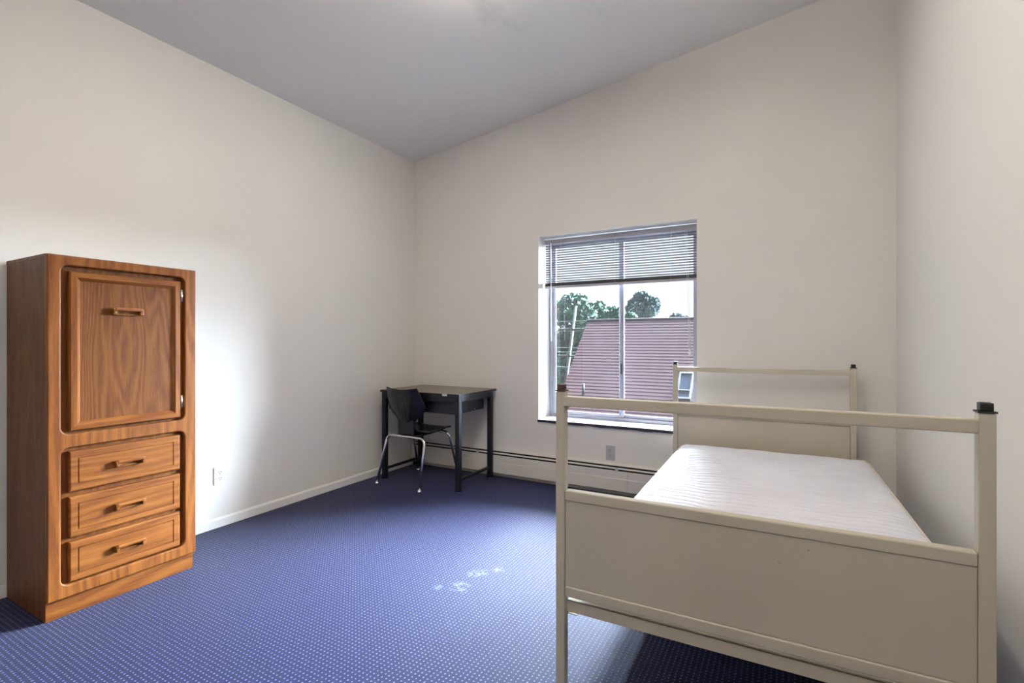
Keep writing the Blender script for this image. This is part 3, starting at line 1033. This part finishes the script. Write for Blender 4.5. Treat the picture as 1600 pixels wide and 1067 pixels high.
def make_house():
    xw, yr, zr = -5.2, 14.1, 1.84           # left gable end, ridge line, ridge height
    xe = 7.5
    run = 6.0                               # ridge to eave, 45 degree pitch
    r = thing('neighbour_house', 'house with a big mauve shingled roof outside the window', 'house', ((xw + xe) / 2, yr, GZ))
    ox = (xw + xe) / 2
    L = lambda x, y, z: (x - ox, y - yr, z - GZ)
    # shingle courses on the slope that faces the window, each a lapped strip
    step = 0.078
    n = int(run / step)
    first = None
    roof = MB()
    roof.face([L(xw, yr + run, zr - run), L(xe, yr + run, zr - run), L(xe, yr, zr - 0.03), L(xw, yr, zr - 0.03)])
    roof.face([L(xw, yr, zr - 0.03), L(xe, yr, zr - 0.03), L(xe, yr - run, zr - run - 0.03), L(xw, yr - run, zr - run - 0.03)])
    roof.face([L(xw, yr + run, zr - run - 0.2), L(xe, yr + run, zr - run - 0.2), L(xe, yr, zr - 0.2), L(xw, yr, zr - 0.2)])
    roof.face([L(xw, yr, zr - 0.2), L(xe, yr, zr - 0.2), L(xe, yr - run, zr - run - 0.2), L(xw, yr - run, zr - run - 0.2)])
    roof.face([L(xw, yr, zr - 0.03), L(xw, yr - run, zr - run - 0.03), L(xw, yr - run, zr - run - 0.2), L(xw, yr, zr - 0.2)])
    ro = roof.build('roof', M['shingle'], r, recalc=False)
    for i in range(n):
        y1, y0 = yr - i * step, yr - (i + 1) * step - 0.02
        z1, z0 = zr - i * step, zr - (i + 1) * step - 0.02
        if first is None:
            m = MB(); bm = m.bm
            rng = random.Random(2)
            lift = 0.012
            a = (0, 0.0, -0.028); 
            prof = [(0.0, -0.024), (-step - 0.02, -step - 0.02 + 0.002), (-step - 0.012, -step - 0.012 + 0.007), (0.0, -0.010)]
            A = [bm.verts.new((xw - ox - 0.03, p, q)) for p, q in prof]; B = [bm.verts.new((xe - ox, p, q)) for p, q in prof]
            for k in range(4):
                bm.faces.new((A[k], B[k], B[(k + 1) % 4], A[(k + 1) % 4]))
            bm.faces.new(A); bm.faces.new(list(reversed(B)))
            first = m.build('shingle_course', M['shingle'], ro)
            first.location = (0, 0, zr - GZ)
        else:
            again(first, 'shingle_course', ro, (0, -i * step, zr - i * step - GZ))
    cap = MB(); cap.tube([L(xw - 0.03, yr, zr - 0.02), L(xe, yr, zr - 0.02)], 0.05, 8)
    cap.build('ridge_cap', M['shingle'], ro)
    w = MB()
    w.face([L(xw + 0.25, yr - run + 0.4, GZ), L(xw + 0.25, yr + run - 0.4, GZ), L(xw + 0.25, yr + run - 0.4, zr - run + 0.2), L(xw + 0.25, yr, zr - 0.21), L(xw + 0.25, yr - run + 0.4, zr - run + 0.2)])
    w.face([L(xw + 0.25, yr - run + 0.4, GZ), L(xe - 0.2, yr - run + 0.4, GZ), L(xe - 0.2, yr - run + 0.4, zr - run + 0.2), L(xw + 0.25, yr - run + 0.4, zr - run + 0.2)])
    w.face([L(xe - 0.2, yr - run + 0.4, GZ), L(xe - 0.2, yr + run - 0.4, GZ), L(xe - 0.2, yr + run - 0.4, zr - run + 0.2), L(xe - 0.2, yr, zr - 0.21), L(xe - 0.2, yr - run + 0.4, zr - run + 0.2)])
    w.build('wall', M['house_wall'], r, recalc=False)
    def on_roof(px, py):
        v = ray(px, py)
        # slope: z = zr - (yr - y)
        t = (zr - yr - EYE) / (v.z - v.y)
        return Vector((0, 0, EYE)) + v * t
    p = on_roof(911.5, 617)
    vp = MB(); vp.tube([L(p.x, p.y, p.z - 0.05), L(p.x, p.y, p.z + 0.30)], 0.035, 10)
    vp.build('vent_pipe', M['pipe'], ro)
    # skylight lying on the slope
    p = on_roof(1071, 605)
    tilt = Matrix.Translation(Vector(L(p.x, p.y, p.z))) @ Matrix.Rotation(math.radians(45), 4, 'X')
    q = MB()
    for x0, x1, y0, y1 in ((-0.17, 0.17, -0.42, -0.37), (-0.17, 0.17, 0.37, 0.42), (-0.17, -0.13, -0.37, 0.37), (0.13, 0.17, -0.37, 0.37), (-0.13, 0.13, -0.17, -0.14)):
        q.box(x0, x1, y0, y1, -0.02, 0.09, mat=tilt)
    so = q.build('skylight', M['far_trim'], r)
    for y0, y1 in ((-0.37, -0.17), (-0.14, 0.37)):
        q = MB(); q.box(-0.13, 0.13, y0, y1, 0.03, 0.05, mat=tilt)
        q.build('skylight_pane', M['far_glass'], so)
make_house()

def make_tree(name, label, base, height, crown, nleaf, size, mat, seed):
    rng = np.random.default_rng(seed)
    r = thing(name, label, 'tree', base, 0.0, None)
    t = MB()
    cz = np.mean([c[2] for c in crown])
    t.tube([(0, 0, 0), (0.08, 0.03, height * 0.35), (0.0, 0.0, height * 0.7), (0.05, 0, height * 0.85)], [height * 0.028, height * 0.022, height * 0.014, height * 0.006], 10)
    for c in crown:
        t.tube([(0, 0, height * 0.45), (c[0] * 0.4, c[1] * 0.4, height * 0.45 + (c[2] - height * 0.45) * 0.6), (c[0], c[1], c[2])], [height * 0.010, height * 0.007, height * 0.003], 6)
    t.build('trunk', M['bark'], r)
    verts, faces = [], []
    tot = sum(c[3] ** 2 for c in crown)
    for c in crown:
        k = int(nleaf * c[3] ** 2 / tot)
        d = rng.normal(size=(k, 3)); d /= np.linalg.norm(d, axis=1)[:, None]
        rad = c[3] * rng.uniform(0.35, 1.0, k) ** 0.5
        p = np.array(c[:3]) + d * rad[:, None] * np.array([1, 1, 0.8])
        a = rng.normal(size=(k, 3)); a /= np.linalg.norm(a, axis=1)[:, None]
        b = np.cross(a, rng.normal(size=(k, 3))); b /= np.linalg.norm(b, axis=1)[:, None]
        sz = size * rng.uniform(0.6, 1.3, k)[:, None]
        q = np.stack([p - a * sz, p + b * sz * 0.55, p + a * sz, p - b * sz * 0.55], axis=1).reshape(-1, 3)
        n0 = len(verts)
        verts.extend(map(tuple, q))
        faces.extend([(n0 + 4 * i, n0 + 4 * i + 1, n0 + 4 * i + 2, n0 + 4 * i + 3) for i in range(k)])
    me = bpy.data.meshes.new('foliage')
    me.from_pydata(verts, [], faces)
    me.materials.append(mat)
    o = bpy.data.objects.new('foliage', me)
    C.objects.link(o); o.parent = r
    o['kind'] = 'stuff'

def crown_at(base, spots, Y):
    out = []
    for px, py, rp in spots:
        p = at_y(px, py, Y)
        depth = (p - Vector((0, 0, EYE))).dot(Vector((-math.sin(YAW), math.cos(YAW), 0)))
        out.append((p.x - base[0], p.y - base[1] + random.Random(px).uniform(-1, 1), p.z - base[2], rp / FPX * depth))
    return out

b = at_y(884, 560, 24.0); base = (b.x, 24.0, GZ)
make_tree('leafy_tree', 'pale green leafy tree beside the shingled roof', base, 10.5,
          crown_at(base, [(872, 490, 24), (895, 478, 26), (915, 492, 24), (905, 520, 26), (880, 530, 28), (868, 570, 28), (895, 560, 26), (875, 610, 26), (925, 480, 14), (845, 540, 40), (850, 480, 20)], 24.0), 15000, 0.13, M['leaf'], 1)
b = at_y(948, 500, 30.0); base = (b.x, 30.0, GZ)
make_tree('leafy_tree', 'low green tree top showing over the roof ridge', base, 9.0,
          crown_at(base, [(945, 492, 16), (965, 494, 16), (930, 500, 16), (985, 498, 12)], 30.0), 5000, 0.14, M['leaf'], 5)
b = at_y(1002, 490, 44.0); base = (b.x, 44.0, GZ)
make_tree('round_tree', 'round blue green tree rising above the roof ridge', base, 11.5,
          crown_at(base, [(1000, 466, 14), (1017, 475, 14), (990, 474, 12), (1002, 486, 20), (1022, 486, 10), (982, 486, 10)], 44.0), 7000, 0.17, M['leaf_far'], 2)
b = at_y(1060, 500, 52.0); base = (b.x, 52.0, GZ)
make_tree('round_tree', 'small distant tree top peeking over the far end of the roof ridge', base, 8.5,
          crown_at(base, [(1058, 500, 12), (1070, 502, 10), (1048, 503, 10)], 52.0), 3000, 0.18, M['leaf_far'], 3)

def make_pole():
    Y = 17.0
    top, bot = at_y(900, 478, Y), at_y(883, 604, Y)
    d = (bot - top); k = (GZ - top.z) / d.z
    foot = top + d * k
    r = thing('utility_pole', 'leaning weathered utility pole carrying the wires', 'utility pole', foot)
    m = MB(); m.tube([(0, 0, 0), top - foot], [0.10, 0.045], 10)
    m.build('post', M['pole'], r)
    for zz, ln in ((515, 0.55), (556, 0.45)):
        t = (zz - 478) / (604 - 478)
        c = top + d * t - foot
        a = MB(); a.box(c.x - ln, c.x + ln, c.y - 0.09, c.y - 0.03, c.z - 0.035, c.z + 0.035, 0.005)
        a.build('crossarm', M['pole'], r)
    labels = ['topmost thin wire on the leaning utility pole', 'upper wire of the close pair on the leaning utility pole', 'lower wire of the close pair on the leaning utility pole',
              'wire just above the lower crossarm of the utility pole', 'wire at the lower crossarm of the utility pole', 'lowest wire on the leaning utility pole']
    for (py, ln), lab in zip(((503, 0), (514, 0), (518, 0), (544, 0), (551, 0), (574, 0)), labels):
        t = (py - 478) / (604 - 478)
        c = top + d * t
        w = MB()
        pts = []
        for i in range(25):
            u = i / 24
            x = c.x - 9 + 16 * u
            sag = 0.12 * ((u * 2 - 1.125) ** 2)
            pts.append((x, c.y - 0.10, c.z + 0.03 + sag))
        w.tube(pts, 0.012, 6)
        tag(w.build('overhead_wire', M['wire']), lab, 'wire', 'overhead wires')
make_pole()
